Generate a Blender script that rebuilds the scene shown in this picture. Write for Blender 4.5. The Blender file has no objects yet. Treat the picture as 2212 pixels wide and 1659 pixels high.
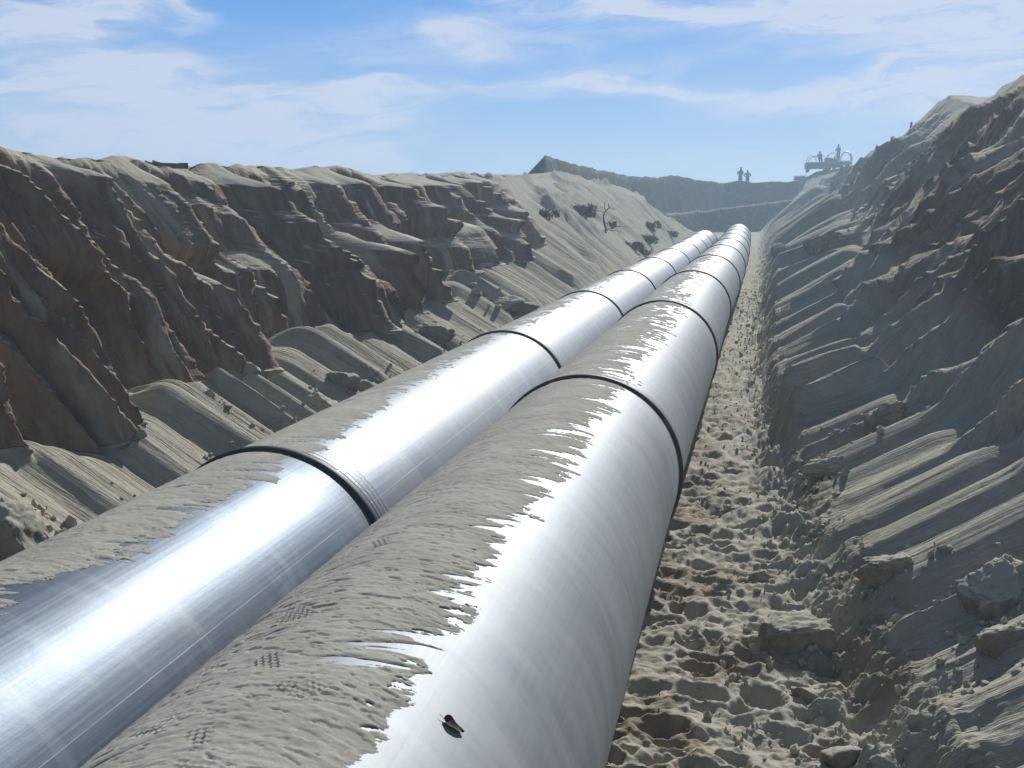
import bpy, bmesh, math, random
import numpy as np
from mathutils import Vector, Matrix
R = math.radians
scene = bpy.context.scene
C = scene.collection
random.seed(7)

# ------------------------------------------------------------------ camera
CAMZ = 2.65
YAW, PITCH = 0.22508, -0.16905            # the pipes run along +Y
F = Vector((-math.sin(YAW)*math.cos(PITCH), math.cos(YAW)*math.cos(PITCH), math.sin(PITCH)))
cd = bpy.data.cameras.new('camera'); cam = bpy.data.objects.new('camera', cd); C.objects.link(cam)
cam.location = (0, 0, CAMZ)
cam.rotation_euler = (math.pi/2 + PITCH, 0, YAW)
cd.sensor_width = 36.0; cd.lens = 36.0*2200/2212
cd.clip_start = 0.05; cd.clip_end = 3000
scene.camera = cam

# ------------------------------------------------------------------ sun, sky, exposure
SUN_AZ, SUN_EL = R(8), R(33)              # azimuth measured from +Y towards +X
sd = bpy.data.lights.new('sun', 'SUN'); sun = bpy.data.objects.new('sun', sd); C.objects.link(sun)
sd.energy = 5.0; sd.angle = R(0.5); sd.color = (1.0, 0.97, 0.91)
sv = Vector((math.sin(SUN_AZ)*math.cos(SUN_EL), math.cos(SUN_AZ)*math.cos(SUN_EL), math.sin(SUN_EL)))
sun.rotation_euler = sv.to_track_quat('Z', 'Y').to_euler()
scene.view_settings.view_transform = 'Standard'; scene.view_settings.look = 'None'
scene.view_settings.exposure = 0.0; scene.view_settings.gamma = 1.0

class NT:
    """tiny node helper"""
    def __init__(s, tree): s.t = tree; s.n = tree.nodes; s.l = tree.links
    def new(s, typ, **kw):
        n = s.n.new(typ)
        for k, v in kw.items(): setattr(n, k, v)
        return n
    def put(s, sock, v):
        if v is None: return
        if isinstance(v, bpy.types.NodeSocket): s.l.new(v, sock)
        else:
            try: sock.default_value = v
            except Exception: sock.default_value = (v, v, v)
    def m(s, op, a, b=None, c=None, clamp=False):
        n = s.new('ShaderNodeMath', operation=op, use_clamp=clamp)
        s.put(n.inputs[0], a); s.put(n.inputs[1], b); s.put(n.inputs[2], c); return n.outputs[0]
    def vm(s, op, a, b=None, sc=None):
        n = s.new('ShaderNodeVectorMath', operation=op)
        s.put(n.inputs[0], a); s.put(n.inputs[1], b)
        if sc is not None: s.put(n.inputs['Scale'], sc)
        return n.outputs['Value'] if op in ('DOT_PRODUCT', 'LENGTH') else n.outputs[0]
    def noise(s, vec, scale=5, detail=4, rough=.55, dist=0.0, col=False):
        n = s.new('ShaderNodeTexNoise'); s.put(n.inputs['Vector'], vec)
        n.inputs['Scale'].default_value = scale; n.inputs['Detail'].default_value = detail
        n.inputs['Roughness'].default_value = rough; n.inputs['Distortion'].default_value = dist
        return n.outputs['Color'] if col else n.outputs['Fac']
    def ramp(s, v, lo, hi, a=0.0, b=1.0, smooth=True):
        n = s.new('ShaderNodeMapRange', interpolation_type='SMOOTHSTEP' if smooth else 'LINEAR')
        s.put(n.inputs['Value'], v); n.inputs['From Min'].default_value = lo; n.inputs['From Max'].default_value = hi
        n.inputs['To Min'].default_value = a; n.inputs['To Max'].default_value = b
        return n.outputs[0]
    def mix(s, f, a, b, typ='MIX'):
        n = s.new('ShaderNodeMix', data_type='RGBA', blend_type=typ)
        s.put(n.inputs[0], f)
        for i, v in ((6, a), (7, b)):
            if isinstance(v, tuple) and len(v) == 3: v = (*v, 1)
            s.put(n.inputs[i], v)
        return n.outputs[2]
    def comb(s, x, y, z):
        n = s.new('ShaderNodeCombineXYZ'); s.put(n.inputs[0], x); s.put(n.inputs[1], y); s.put(n.inputs[2], z); return n.outputs[0]

def world_sky():
    w = bpy.data.worlds.new("World"); scene.world = w; w.use_nodes = True
    T = NT(w.node_tree); T.n.clear()
    sky = T.new('ShaderNodeTexSky', sky_type='NISHITA')
    sky.sun_disc = False; sky.sun_elevation = SUN_EL; sky.sun_rotation = SUN_AZ
    sky.air_density = 1.3; sky.dust_density = 0.6; sky.ozone_density = 2.5
    tc = T.new('ShaderNodeTexCoord'); d = T.vm('NORMALIZE', tc.outputs['Generated'])
    sp = T.new('ShaderNodeSeparateXYZ'); T.put(sp.inputs[0], d)
    az = T.m('ARCTAN2', sp.outputs[0], sp.outputs[1]); el = T.m('ARCSINE', sp.outputs[2])
    # cirrus: streaky noise in azimuth / elevation, gathered into banks
    wv = T.noise(T.comb(T.m('MULTIPLY', az, 5.0), T.m('MULTIPLY', el, 16.0), 3.7), 1.6, 4, .5, 0, True)
    wx = T.new('ShaderNodeSeparateXYZ'); T.put(wx.inputs[0], wv)
    azw = T.m('ADD', az, T.m('MULTIPLY', T.m('SUBTRACT', wx.outputs[0], .5), .16))
    elw = T.m('ADD', el, T.m('MULTIPLY', T.m('SUBTRACT', wx.outputs[1], .5), .055))
    # tilted streak frame
    a2 = T.m('ADD', azw, T.m('MULTIPLY', elw, 0.9))
    e2 = T.m('SUBTRACT', elw, T.m('MULTIPLY', azw, 0.10))
    n1 = T.noise(T.comb(T.m('MULTIPLY', a2, 6.0), T.m('MULTIPLY', e2, 30.0), 1.3), 1.5, 10, .62, .45)
    n2 = T.noise(T.comb(T.m('MULTIPLY', a2, 20.0), T.m('MULTIPLY', e2, 120.0), 5.1), 1.3, 6, .65, .4)
    st = T.m('ADD', T.m('MULTIPLY', n1, .75), T.m('MULTIPLY', n2, .25))
    # banks of cloud: centre and half size (degrees; azimuth from +Y, elevation), tilt, strength
    banks = [(-34.5, 9.9, 4.2, 1.5, .45, 1.3), (-33.5, 7.1, 5.5, .8, .06, 1.0), (-35, 5.2, 5, 1.3, 0, 1.0), (-31, 4.0, 9.5, 1.6, -.06, 1.4), (-26, 6.1, 4.6, .45, -.04, .8),
             (-21, 5.2, 3.3, 1.0, -.02, 1.2), (-20, 6.7, 3.6, .4, .03, .8), (-30, 10.2, .9, .9, 0, .7), (-15.5, 9.1, 7, 1.1, .06, .6), (-10.5, 6.9, 7, .6, .08, .8),
             (-4.3, 6.5, 5, .42, -.08, .9), (-7, 10.9, 6, 1.0, -.12, 1.0), (7, 10.5, 9, 1.3, .03, 1.3), (10, 7.0, 6, 2.2, .02, 1.0), (3.5, 5.6, 6, .7, .0, .5), (13, 9, 4, 1.5, 0, .6),
             (-23, 2.2, 12, .8, 0, .35), (2, 2.6, 10, 1.2, 0, .3),
             (-60, 9, 16, 5, 0, .9), (50, 10, 20, 5, 0, .9), (120, 10, 40, 5, 0, .6), (-120, 10, 40, 5, 0, .6), (175, 12, 40, 6, 0, .5)]  # unseen banks around the view, added to neutralise the blue fill
    tot = None
    for (A, E, sa, se, tilt, s) in banks:
        da = T.m('SUBTRACT', azw, R(A)); de = T.m('SUBTRACT', T.m('SUBTRACT', elw, R(E)), T.m('MULTIPLY', da, tilt))
        q = T.m('ADD', T.m('POWER', T.m('ABSOLUTE', T.m('DIVIDE', da, R(sa))), 2), T.m('POWER', T.m('ABSOLUTE', T.m('DIVIDE', de, R(se))), 2))
        g = T.m('MULTIPLY', T.m('EXPONENT', T.m('MULTIPLY', q, -1.0)), s)
        tot = g if tot is None else T.m('ADD', tot, g)
    cov = T.m('MULTIPLY', T.m('MINIMUM', T.m('MULTIPLY', tot, 1.5), 1.4), T.ramp(st, .32, .66))
    cov = T.m('ADD', cov, T.m('MULTIPLY', T.m('MINIMUM', tot, 1.0), .34))
    cov = T.m('ADD', cov, T.m('MULTIPLY', T.ramp(st, .48, .75), .14))
    high = T.ramp(el, .24, .60, 0, .12)                 # unseen veil overhead, added to whiten the fill light
    cov = T.m('ADD', cov, high)
    cov = T.m('MULTIPLY', T.m('MINIMUM', cov, 1.0), T.ramp(el, -.02, .03))
    cloud = T.mix(T.ramp(el, .02, .25), (6.2, 7.0, 8.5), (6.4, 6.9, 8.2))
    base = T.mix(T.ramp(el, .0, .21, smooth=False), (3.9, 6.1, 8.4), (.60, 3.0, 7.8))
    base = T.mix(T.ramp(el, .22, .65), base, (.60, 1.05, 1.8))
    skyc = T.mix(.90, T.mix(1.0, sky.outputs[0], (.75, .85, 1.2), 'MULTIPLY'), base)
    col = T.mix(T.m('MULTIPLY', cov, .88), skyc, cloud)
    bg = T.new('ShaderNodeBackground'); T.put(bg.inputs[0], col); bg.inputs[1].default_value = 0.10
    out = T.new('ShaderNodeOutputWorld'); T.l.new(bg.outputs[0], out.inputs[0])
world_sky()

# ------------------------------------------------------------------ helpers
def tag(o, label=None, cat=None, group=None, kind=None):
    if label: o['label'] = label
    if cat: o['category'] = cat
    if group: o['group'] = group
    if kind: o['kind'] = kind
    return o
def empty(name, loc, rz=0, **k):
    o = bpy.data.objects.new(name, None); C.objects.link(o); o.location = loc; o.rotation_euler = (0, 0, rz)
    o.empty_display_size = .2
    return tag(o, **k)
def mesh_obj(name, verts, faces, mat, parent=None, smooth=True, attrs=None):
    me = bpy.data.meshes.new(name)
    verts = np.asarray(verts, np.float32); faces = np.asarray(faces, np.int32)
    me.vertices.add(len(verts)); me.vertices.foreach_set('co', verts.ravel())
    n, k = faces.shape
    me.loops.add(n*k); me.loops.foreach_set('vertex_index', faces.ravel())
    me.polygons.add(n); me.polygons.foreach_set('loop_start', np.arange(0, n*k, k, dtype=np.int32))
    if attrs:
        for a, v in attrs.items():
            at = me.attributes.new(a, 'FLOAT', 'POINT'); at.data.foreach_set('value', np.asarray(v, np.float32).ravel())
    me.update(calc_edges=True)
    me.polygons.foreach_set('use_smooth', np.full(n, smooth, dtype=bool))
    o = bpy.data.objects.new(name, me); C.objects.link(o)
    for m_ in (mat if isinstance(mat, (list, tuple)) else [mat]): me.materials.append(m_)
    o.parent = parent
    return o
def grid_faces(ny, nu, wrap=False, keep=None):
    i = np.arange(ny-1)[:, None]; j = np.arange(nu if wrap else nu-1)[None, :]
    a = i*nu + j; b = i*nu + (j+1) % nu; c = (i+1)*nu + (j+1) % nu; d = (i+1)*nu + j
    f = np.stack([a+0*b, b+0*a, c, d], -1).reshape(-1, 4)
    return f if keep is None else f[keep.ravel()]
def bm_obj(name, bm, mat, parent=None, smooth=False):
    me = bpy.data.meshes.new(name); bmesh.ops.recalc_face_normals(bm, faces=bm.faces[:]); bm.to_mesh(me); bm.free()
    for m_ in (mat if isinstance(mat, (list, tuple)) else [mat]): me.materials.append(m_)
    for p in me.polygons: p.use_smooth = smooth
    o = bpy.data.objects.new(name, me); C.objects.link(o); o.parent = parent
    return o

_P = np.random.RandomState(3).permutation(256).astype(np.int32)
_G = np.array([(1,1,0),(-1,1,0),(1,-1,0),(-1,-1,0),(1,0,1),(-1,0,1),(1,0,-1),(-1,0,-1),(0,1,1),(0,-1,1),(0,1,-1),(0,-1,-1),(1,1,0),(0,-1,1),(-1,1,0),(0,-1,-1)], np.float32)
def pn(x, y, z=0.0):
    x, y, z = np.broadcast_arrays(np.asarray(x, np.float32), np.asarray(y, np.float32), np.asarray(z, np.float32))
    xi, yi, zi = np.floor(x), np.floor(y), np.floor(z)
    fx, fy, fz = x-xi, y-yi, z-zi
    xi, yi, zi = xi.astype(np.int32), yi.astype(np.int32), zi.astype(np.int32)
    u, v, w = (t*t*t*(t*(t*6-15)+10) for t in (fx, fy, fz))
    res = 0
    for dx in (0, 1):
        hx = _P[(xi+dx) & 255]
        for dy in (0, 1):
            hy = _P[(hx+yi+dy) & 255]
            for dz in (0, 1):
                g = _G[_P[(hy+zi+dz) & 255] & 15]
                dt = g[..., 0]*(fx-dx) + g[..., 1]*(fy-dy) + g[..., 2]*(fz-dz)
                res = res + dt*(u if dx else 1-u)*(v if dy else 1-v)*(w if dz else 1-w)
    return res
def fbm(x, y, z=0.0, o=4, g=.5, ridged=False):
    s, a = 0, 1.0
    for k in range(o):
        n = pn(x*2**k+17.3*k, y*2**k+5.1*k, np.asarray(z)*2**k+9.7*k)
        s = s + a*((.5-np.abs(n))*1.0 if ridged else n); a *= g
    return s
def sstep(x, a, b):
    t = np.clip((x-a)/(b-a), 0, 1); return t*t*(3-2*t)
def itp(y, tab, k):
    a = np.array(tab, float); return np.interp(y, a[:, 0], a[:, k])

# ------------------------------------------------------------------ materials
def principled(name, **kw):
    m = bpy.data.materials.new(name); m.use_nodes = True
    T = NT(m.node_tree); b = T.n['Principled BSDF']
    for k, v in kw.items():
        s = b.inputs[k.replace('_', ' ')]
        s.default_value = (*v, 1) if isinstance(v, tuple) and len(v) == 3 else v
    return m, T, b
def sand_material(name, attr=True, scale=1.0):
    m, T, b = principled(name, Roughness=.95, Specular_IOR_Level=.15)
    tc = T.new('ShaderNodeTexCoord'); P = tc.outputs['Object']
    sp = T.new('ShaderNodeSeparateXYZ'); T.put(sp.inputs[0], P)
    if attr:
        def A(n): q = T.new('ShaderNodeAttribute', attribute_name=n); return q.outputs['Fac']
        damp, fall, brush_shade = A('damp'), A('fall'), A('brush_shade')
    else: damp, fall, brush_shade = 0.0, 0.0, 0.0
    big = T.noise(P, .7, 4, .6); mid = T.noise(P, 5, 5, .65); fine = T.noise(P, 90, 3, .7)
    streak = T.noise(T.comb(T.m('MULTIPLY', sp.outputs[0], .8), T.m('MULTIPLY', sp.outputs[1], 26.0), T.m('MULTIPLY', sp.outputs[2], .8)), 1.0, 5, .6, .15)
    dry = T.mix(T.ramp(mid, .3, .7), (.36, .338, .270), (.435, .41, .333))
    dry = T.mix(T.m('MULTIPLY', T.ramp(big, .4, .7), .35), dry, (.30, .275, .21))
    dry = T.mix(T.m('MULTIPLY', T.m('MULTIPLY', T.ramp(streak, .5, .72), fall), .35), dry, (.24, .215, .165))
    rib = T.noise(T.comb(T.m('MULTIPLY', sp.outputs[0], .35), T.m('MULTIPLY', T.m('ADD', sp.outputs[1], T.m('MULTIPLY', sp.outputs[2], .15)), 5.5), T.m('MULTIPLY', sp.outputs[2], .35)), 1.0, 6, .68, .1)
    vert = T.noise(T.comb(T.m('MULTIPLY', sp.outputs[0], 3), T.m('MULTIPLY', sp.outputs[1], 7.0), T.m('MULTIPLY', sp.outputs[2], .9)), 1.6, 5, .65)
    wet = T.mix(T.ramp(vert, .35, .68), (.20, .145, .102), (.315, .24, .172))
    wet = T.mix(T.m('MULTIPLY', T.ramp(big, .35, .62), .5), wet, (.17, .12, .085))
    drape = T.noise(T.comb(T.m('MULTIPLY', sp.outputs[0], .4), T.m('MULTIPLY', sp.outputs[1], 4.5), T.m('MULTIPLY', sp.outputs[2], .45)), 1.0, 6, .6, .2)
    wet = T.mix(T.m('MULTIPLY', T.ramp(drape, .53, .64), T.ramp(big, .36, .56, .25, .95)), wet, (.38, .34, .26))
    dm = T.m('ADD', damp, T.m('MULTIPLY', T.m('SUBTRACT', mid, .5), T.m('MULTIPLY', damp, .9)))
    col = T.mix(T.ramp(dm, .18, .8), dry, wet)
    col = T.mix(T.ramp(fine, .35, .7, 0, .22), col, T.mix(1.0, col, (.55, .52, .48), 'MULTIPLY'))
    if attr: col = T.mix(T.m('MULTIPLY', brush_shade, T.ramp(T.noise(P, 1.2, 5, .7), .30, .50, .70, 1.0)), col, (.03, .034, .028))  # dark brush colour, also painted in for shade on the bench front
    T.put(b.inputs['Base Color'], col)
    h = T.m('ADD', T.m('MULTIPLY', fine, .0022*scale), T.m('MULTIPLY', mid, .018*scale))
    h = T.m('ADD', h, T.m('MULTIPLY', T.m('MULTIPLY', streak, fall), .038))
    h = T.m('ADD', h, T.m('MULTIPLY', T.m('MULTIPLY', rib, fall), .13))
    h = T.m('ADD', h, T.m('MULTIPLY', T.m('MULTIPLY', vert, damp), .05))
    bp = T.new('ShaderNodeBump'); bp.inputs['Strength'].default_value = 1.0; bp.inputs['Distance'].default_value = 1.0
    T.put(bp.inputs['Height'], h); T.l.new(bp.outputs[0], b.inputs['Normal'])
    return m
SAND = sand_material('sand')
SAND_THIN = sand_material('blown_sand', attr=False, scale=.25)

# ------------------------------------------------------------------ the trench and dunes: one sheet
GR = [(-30,0),(13,.03),(19,.08),(25,.13),(31,.19),(37,.22),(43,.27),(48,.33),(54,.38),(60,.46),(90,.65),(130,.7),(400,.7)]
RL = [(-30,-6.8,3.25),(8.4,-6.8,3.24),(10,-7,3.2),(11.5,-7.2,3.18),(14.8,-7.4,3.3),(18.6,-7.4,3.42),(19.8,-7.4,3.33),(23.4,-8,3.45),(27,-8,3.62),(33,-8,3.79),
      (42,-8.6,3.95),(47,-9,4.15),(50,-9,4.5),(55,-8,4.15),(58,-7.4,4.06),(64,-6.9,3.69),(72,-6.5,2.74),(84,-4.6,.9),(92,-4.4,.7),(400,-4.4,.7)]
TL = [(-30,-5.3,.9),(6.4,-5.36,.95),(7,-5.0,.72),(7.9,-5.35,1.0),(10,-5.4,.97),(12.5,-5.6,1.15),(13,-5.4,.95),(17.5,-5.6,1.1),(22.5,-6.2,1.55),(26,-6.0,1.35),(28,-6.5,1.7),
      (31,-7.0,2.5),(36,-7.7,3.3),(42,-8.3,3.7),(47,-8.7,3.9),(50,-8.7,4.25),(55,-7.7,3.95),(58,-7.1,3.8),(64,-6.5,3.4),(72,-6.1,2.5),(84,-4.2,.8),(92,-4.1,.68),(400,-4.1,.68)]
TOL = [(-30,-3.95),(60,-3.8),(72,-3.7),(84,-3.5),(400,-3.5)]
TOR = [(-30,.85),(3,.8),(5,.66),(8,.44),(13,.22),(20,.20),(30,.30),(45,.52),(60,.75),(90,1.0),(400,1.0)]
TR = [(-30,2.3,1.05),(6,2.15,1.0),(9,1.85,.85),(12,1.55,.66),(15,1.6,.7),(19,1.95,.95),(25,2.8,1.6),(33,3.3,2.0),(40,3.9,2.5),(60,5.0,3.5),(90,5.6,4.2),(115,5.4,4.6),(400,5.4,4.6)]
RR = [(-30,6.4,5.2),(-5,6.4,6.6),(14,6.8,6.6),(24,7,6.5),(30,7,6.35),(33.5,7,6.05),(36.5,7,6.05),(39.5,7,6.5),(41.5,7,6.75),(44,7,6.75),(46.5,7,6.3),(50,7,6.04),(68,7,6.04),(74,7,5.8),(81,7,5.76),(100,6.4,5.7),(115,6,5.7),(400,6,5.7)]  # near stretch, out of view, raised to darken the left pipe's reflection
FR = np.array([(-3,60,2.5),(-.27,56,2.8),(-.26,55,3.4),(-.235,55,4.1),(-.2175,56,4.35),(-.1955,58,5.85),(-.18,62,5.68),(-.153,70,5.59),(-.1295,78,5.5),(-.1138,85,5.52),(-.089,93,5.49),(-.0753,98,5.85),
      (-.0373,108,5.54),(-.0236,112,5.45),(-.008,115,5.86),(.013,115,5.6),(.0443,115,5.8),(.05,118,6.2),(.06,121,6.9),(.085,122,7.35),(.12,123,7.5),(3,123,7.5)])
BN = np.array([(-30,90,2.2),(-6.9,90,2.37),(-4.8,96,2.52),(-.7,99,3.03),(3.5,101,3.6),(30,103,4.0)])

def stair(h, n, w):
    k = np.floor(h*n); f = h*n - k
    return (k + np.clip((f-(1-w))/w, 0, 1))/n
def teeth(y, brk, amp, drop=.12):
    """rises with distance, then falls back abruptly: faces that look at the camera"""
    brk = np.asarray(brk); amp = np.asarray(amp)
    k = np.clip(np.searchsorted(brk, y) - 1, 0, len(brk)-2)
    L = brk[k+1]-brk[k]; t = np.clip((y-brk[k])/L, 0, 1)
    d = np.minimum(drop/L, .4)
    up = np.clip(t/(1-d), 0, 1)**1.25; dn = np.clip((1-t)/d, 0, 1)
    return amp[k]*(np.minimum(up, dn) - .45)
def make_breaks(seed, y0, y1, p0, grow, fixed=()):
    r = np.random.RandomState(seed); out = [y0]; y = y0
    while y < y1:
        y += (p0 + grow*max(y, 0))*r.uniform(.55, 1.5); out.append(y)
    out = [b for b in out if all(abs(b-f) > .45*(p0+grow*f) for f in fixed)] + list(fixed)
    out = np.array(sorted(out)); return out, r.uniform(.6, 1.15, len(out))

def ysamples():
    ys = list(np.linspace(-25, 1.2, 24)); y = 1.2
    while y < 400:
        ys.append(y)
        if y < 128: y += min(max(y*y/2400, .0065), .22)
        elif y < 160: y += 1.5
        else: y += 12
    return np.array(ys)
YS = ysamples()
SEG = [6, 12, 60, 270, 180, 30, 150, 230, 300, 30, 12, 6]
def build_terrain():
    y = YS; g = itp(y, GR, 1)
    rlx, rlz = itp(y, RL, 1), itp(y, RL, 2); tlx, tlz = itp(y, TL, 1), itp(y, TL, 2)
    rrx, rrz = itp(y, RR, 1), itp(y, RR, 2); trx, trz = itp(y, TR, 1), itp(y, TR, 2)
    tol, tor = itp(y, TOL, 1), itp(y, TOR, 1)
    bk = np.maximum(rlz-.25, 1.0)
    o = np.ones_like(y)
    # control points across the trench
    CP = [(-260*o, bk-.5), (-40*o, bk-.3), (-14*o, bk), (rlx, rlz), (tlx, tlz), (tol, g+.02), (-.74*o+np.interp(y, [13, 60], [0, .45]), g), (tor, g+.04), (trx, trz), (rrx, rrz), (12*o, rrz-.3), (40*o, rrz-.8), (260*o, rrz-1.5)]
    Xs, Zs, S, Tt = [], [], [], []
    for k, n in enumerate(SEG):
        t = np.arange(n)/n if k < len(SEG)-1 else np.linspace(0, 1, n+1)
        if k == 0: t = 1-(1-t)**2.2
        if k == len(SEG)-1: t = t**2.2
        (xa, za), (xb, zb) = CP[k], CP[k+1]
        Xs.append(xa[:, None]+(xb-xa)[:, None]*t); Zs.append(za[:, None]+(zb-za)[:, None]*t)
        S.append(np.full(len(t), k)); Tt.append(t)
    X = np.concatenate(Xs, 1); Z = np.concatenate(Zs, 1); S = np.concatenate(S); Tt = np.concatenate(Tt)
    U = S + Tt                                       # running coordinate: 3..4 left cliff, 4..5 talus, 6..7 path, 7..8 talus, 8..9 right bank
    Y = np.repeat(y[:, None], X.shape[1], 1)
    U2 = np.repeat(U[None], len(y), 0)
    near = 1-sstep(y, 60, 90)[:, None]
    def cols(u0, u1): return slice(int(np.searchsorted(U, u0)), int(np.searchsorted(U, u1)))
    # ---- left cliff
    lc = 1-sstep(y, 27, 34)[:, None]                 # where the left side is a cliff
    rcl = 1-sstep(y, 75, 105)[:, None]
    hL = np.clip(1-np.clip(U2-3, 0, 1), 0, 1)
    c = cols(2.95, 4.35); x, z, yy, u = X[:, c], Z[:, c], Y[:, c], U2[:, c]; h = hL[:, c]
    inc = (u >= 3) & (u < 4)
    # steep faces parted by slanting shelves that drop away from the camera
    ph = h*2.4 + .16*yy + .50*pn(yy*.45, h*1.5, 1.1) + .22*pn(yy*1.7, z*.8, 4.4)
    f = ph-np.floor(ph); shelf = np.clip((f-.72)/.28, 0, 1)-f
    env = sstep(h, .0, .25)*(1-sstep(h, .85, 1.0))
    conc = .16*np.sin(np.pi*h)                       # the upper part stands steeper than the lower
    wsh = .5+.9*pn(yy*.35, z*.3, 21.1)
    dxc = (rlx-tlx)[:, None]
    q = h + env*.16*shelf*np.clip(wsh, .0, 1) - conc*.4
    x = np.where(inc, x*(1-lc) + lc*(tlx[:, None]+dxc*q), x)
    fixed1 = (7.75, 10.35, 15.8, 22.4, 28.6); fixed2 = (9.3, 12.1, 14.6, 18.9, 26.5)
    b1, a1 = make_breaks(5, -25, 36, .55, .15, fixed1); b2, a2 = make_breaks(6, -25, 36, .7, .12, fixed2)
    b3, a3 = make_breaks(8, -25, 60, .25, .05); b4, a4 = make_breaks(18, -25, 60, .08, .022)
    wob = .34*pn(z*.8, yy*.4, 7.0) + .085*fbm(z*1.5, yy*1.2, 2.0, 3)
    yl = yy + wob + .10*z; yu = yy + wob*1.3 + .62*(z-1.6)
    lo = 1-sstep(h, .40, .58); up = sstep(h, .36, .52)*(1-sstep(h, .88, 1.0))
    lo = np.where(u >= 4, 1.0, lo)
    wl = ((u > 3) & (u < 4.30))*lc
    fade = np.where(u > 4, 1-sstep(u, 4, 4.26), 1.0)*np.where(u < 3.12, sstep(u, 2.95, 3.12), 1.0)
    per = np.interp(yy, [0, 5, 30], [1.0, 1.3, 4.0])
    big = lo*teeth(yl, b1, a1, .13)*.50*per + up*teeth(yu+.3, b2, a2, .14)*.42*per
    ym = yy + wob*.6 + .22*(z-1.6)
    sm = teeth(ym+.12*pn(z*1.4, yy, 3), b3, a3, .05)*(.16+.010*yy)
    tn = teeth(ym+.05*z, b4, a4, .03)*.05
    flu = .13*fbm(yy*1.7, z*.25, x*.3, 3) + .065*fbm(yy*5, z*.35, x*.8, 4, .62) + .022*fbm(yy*3, z*2.6, x*2, 4, .6, True) + .015*fbm(yy*12, z*5, x*8, 3, .7)
    X[:, c] = x + wl*fade*(big + sm + tn + flu)
    # ---- right bank
    c = cols(7.75, 9.2); x, z, yy, u = X[:, c], Z[:, c], Y[:, c], U2[:, c]
    t = np.clip(u-8, 0, 1); inr_ = (u >= 8) & (u < 9)
    ph = t*3.2 + .07*yy + .5*pn(yy*.3, t*1.5, 8.1) + .25*pn(yy*1.1, z*.6, 5.4)
    f = ph-np.floor(ph); shelf = np.clip((f-.6)/.4, 0, 1)-f
    env = sstep(t, 0, .2)*(1-sstep(t, .85, 1.0)); wsh = .5+.9*pn(yy*.2, z*.3, 31.1)
    dxr = (rrx-trx)[:, None]
    q = t + env*.06*shelf*np.clip(wsh, .0, 1)
    flu3 = .045*fbm(yy*3.2 + .6*z, z*.35, x*.35, 4, .62)
    x = np.where(inr_, x*(1-rcl) + rcl*(trx[:, None]+dxr*q), x)
    c1, d1 = make_breaks(31, -25, 130, .9, .10); c2, d2 = make_breaks(32, -25, 130, .8, .085); c3, d3 = make_breaks(33, -25, 130, .30, .045); c4, d4 = make_breaks(34, -25, 130, .10, .018)
    yw = yy + .7*pn(z*.6, yy*.25, 12.0) + .10*fbm(z*1.6, yy*1.0, 6.0, 3) + .30*(z-2)
    lo = 1-sstep(t, .35, .55); up = sstep(t, .35, .55)
    fade = np.where(u < 8.08, sstep(u, 7.75, 8.08), 1.0)*np.where(u > 8.7, 1-sstep(u, 8.7, 9.0), 1.0)
    per = .95+.10*np.clip(yy, 0, 30)
    big = (lo*teeth(yw, c1, d1, .12)*.21 + up*teeth(yw+.8, c2, d2, .12)*.12)*per
    sm = teeth(yw+.2*pn(z*2, yy, 5), c3, d3, .06)*(.10+.010*yy)
    tn = teeth(yw+.3*z, c4, d4, .04)*(.04+.004*yy)
    flu = .10*fbm(yy*.9, z*.3, x*.3, 3) + .035*fbm(yy*4, z*.5, x*1, 4, .6)
    scarp = np.where(sstep(pn(yy*.22, z*.5, 41.0), -.05, .12) > 0, 1, 0)*0 + sstep(pn(yy*.25, z*.55, 41.0), -.08, .15)
    X[:, c] = x - fade*rcl*(big + sm*scarp + flu + flu3*(1+.03*yy) + .018*fbm(yy*7, z*6, x*6, 3, .65)*(1+.03*yy))
    # ---- sand slides: ridges down the fall line, steep side towards the camera
    def ridges(seed, yy, p0, grow, duty, wig):
        bb, aa = make_breaks(seed, -25, 135, p0, grow)
        k = np.clip(np.searchsorted(bb, yy+wig)-1, 0, len(bb)-2); L = bb[k+1]-bb[k]; tt = np.clip((yy+wig-bb[k])/L, 0, 1)
        rise = np.clip(tt/duty, 0, 1); fall_ = np.clip((1-tt)/(1-duty), 0, 1)
        mn = np.minimum(rise, fall_)
        return (mn-.12*mn**3)*aa[k]*L*duty
    wL = np.zeros_like(Z); wR = np.zeros_like(Z); wS = np.zeros_like(Z)
    c = cols(3.0, 5.0); x, z, yy, u = X[:, c], Z[:, c], Y[:, c], U2[:, c]
    w_ = sstep(u, 3.98, 4.2)*(1-sstep(u, 4.72, 5.0))*near
    wig = .12*pn(yy*.7, x*.6, 1.0) + .04*pn(yy*3, x*1.3, 4.0)
    r_ = .85*ridges(41, yy, .50, .030, .30, wig) + .35*ridges(42, yy, .16, .014, .45, wig*1.3) + .16*ridges(43, yy, .05, .006, .5, wig*1.6)
    r_ = r_*(.45+1.4*(pn(yy*.35, 2.2, x*.25)+.4))*np.interp(yy, [0, 16, 26, 40], [1.15, 1.1, .7, .25])
    z = z + w_*r_; wL[:, c] = w_
    ws = sstep(yy, 28, 34)*near*(1-sstep(u, 4.7, 5.0))
    z = z + ws*(.10*ridges(61, yy, .5, .03, .35, wig*2)*sstep(pn(yy*.12, x*.5, 1.7), -.1, .3) + .06*fbm(yy*.8, x*.3, 2.2, 3) + .35*sstep(fbm(yy*.22, x*.35, 8.8, 3), .18, .42)*fbm(yy*1.5, x*.8, 4.1, 3, .5, True))
    wS[:, c] = ws; Z[:, c] = z
    c = cols(7.0, 8.98); x, z, yy, u = X[:, c], Z[:, c], Y[:, c], U2[:, c]
    w_ = sstep(u, 7.02, 7.2)*(1-sstep(u, 8.35, 8.85))
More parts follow.
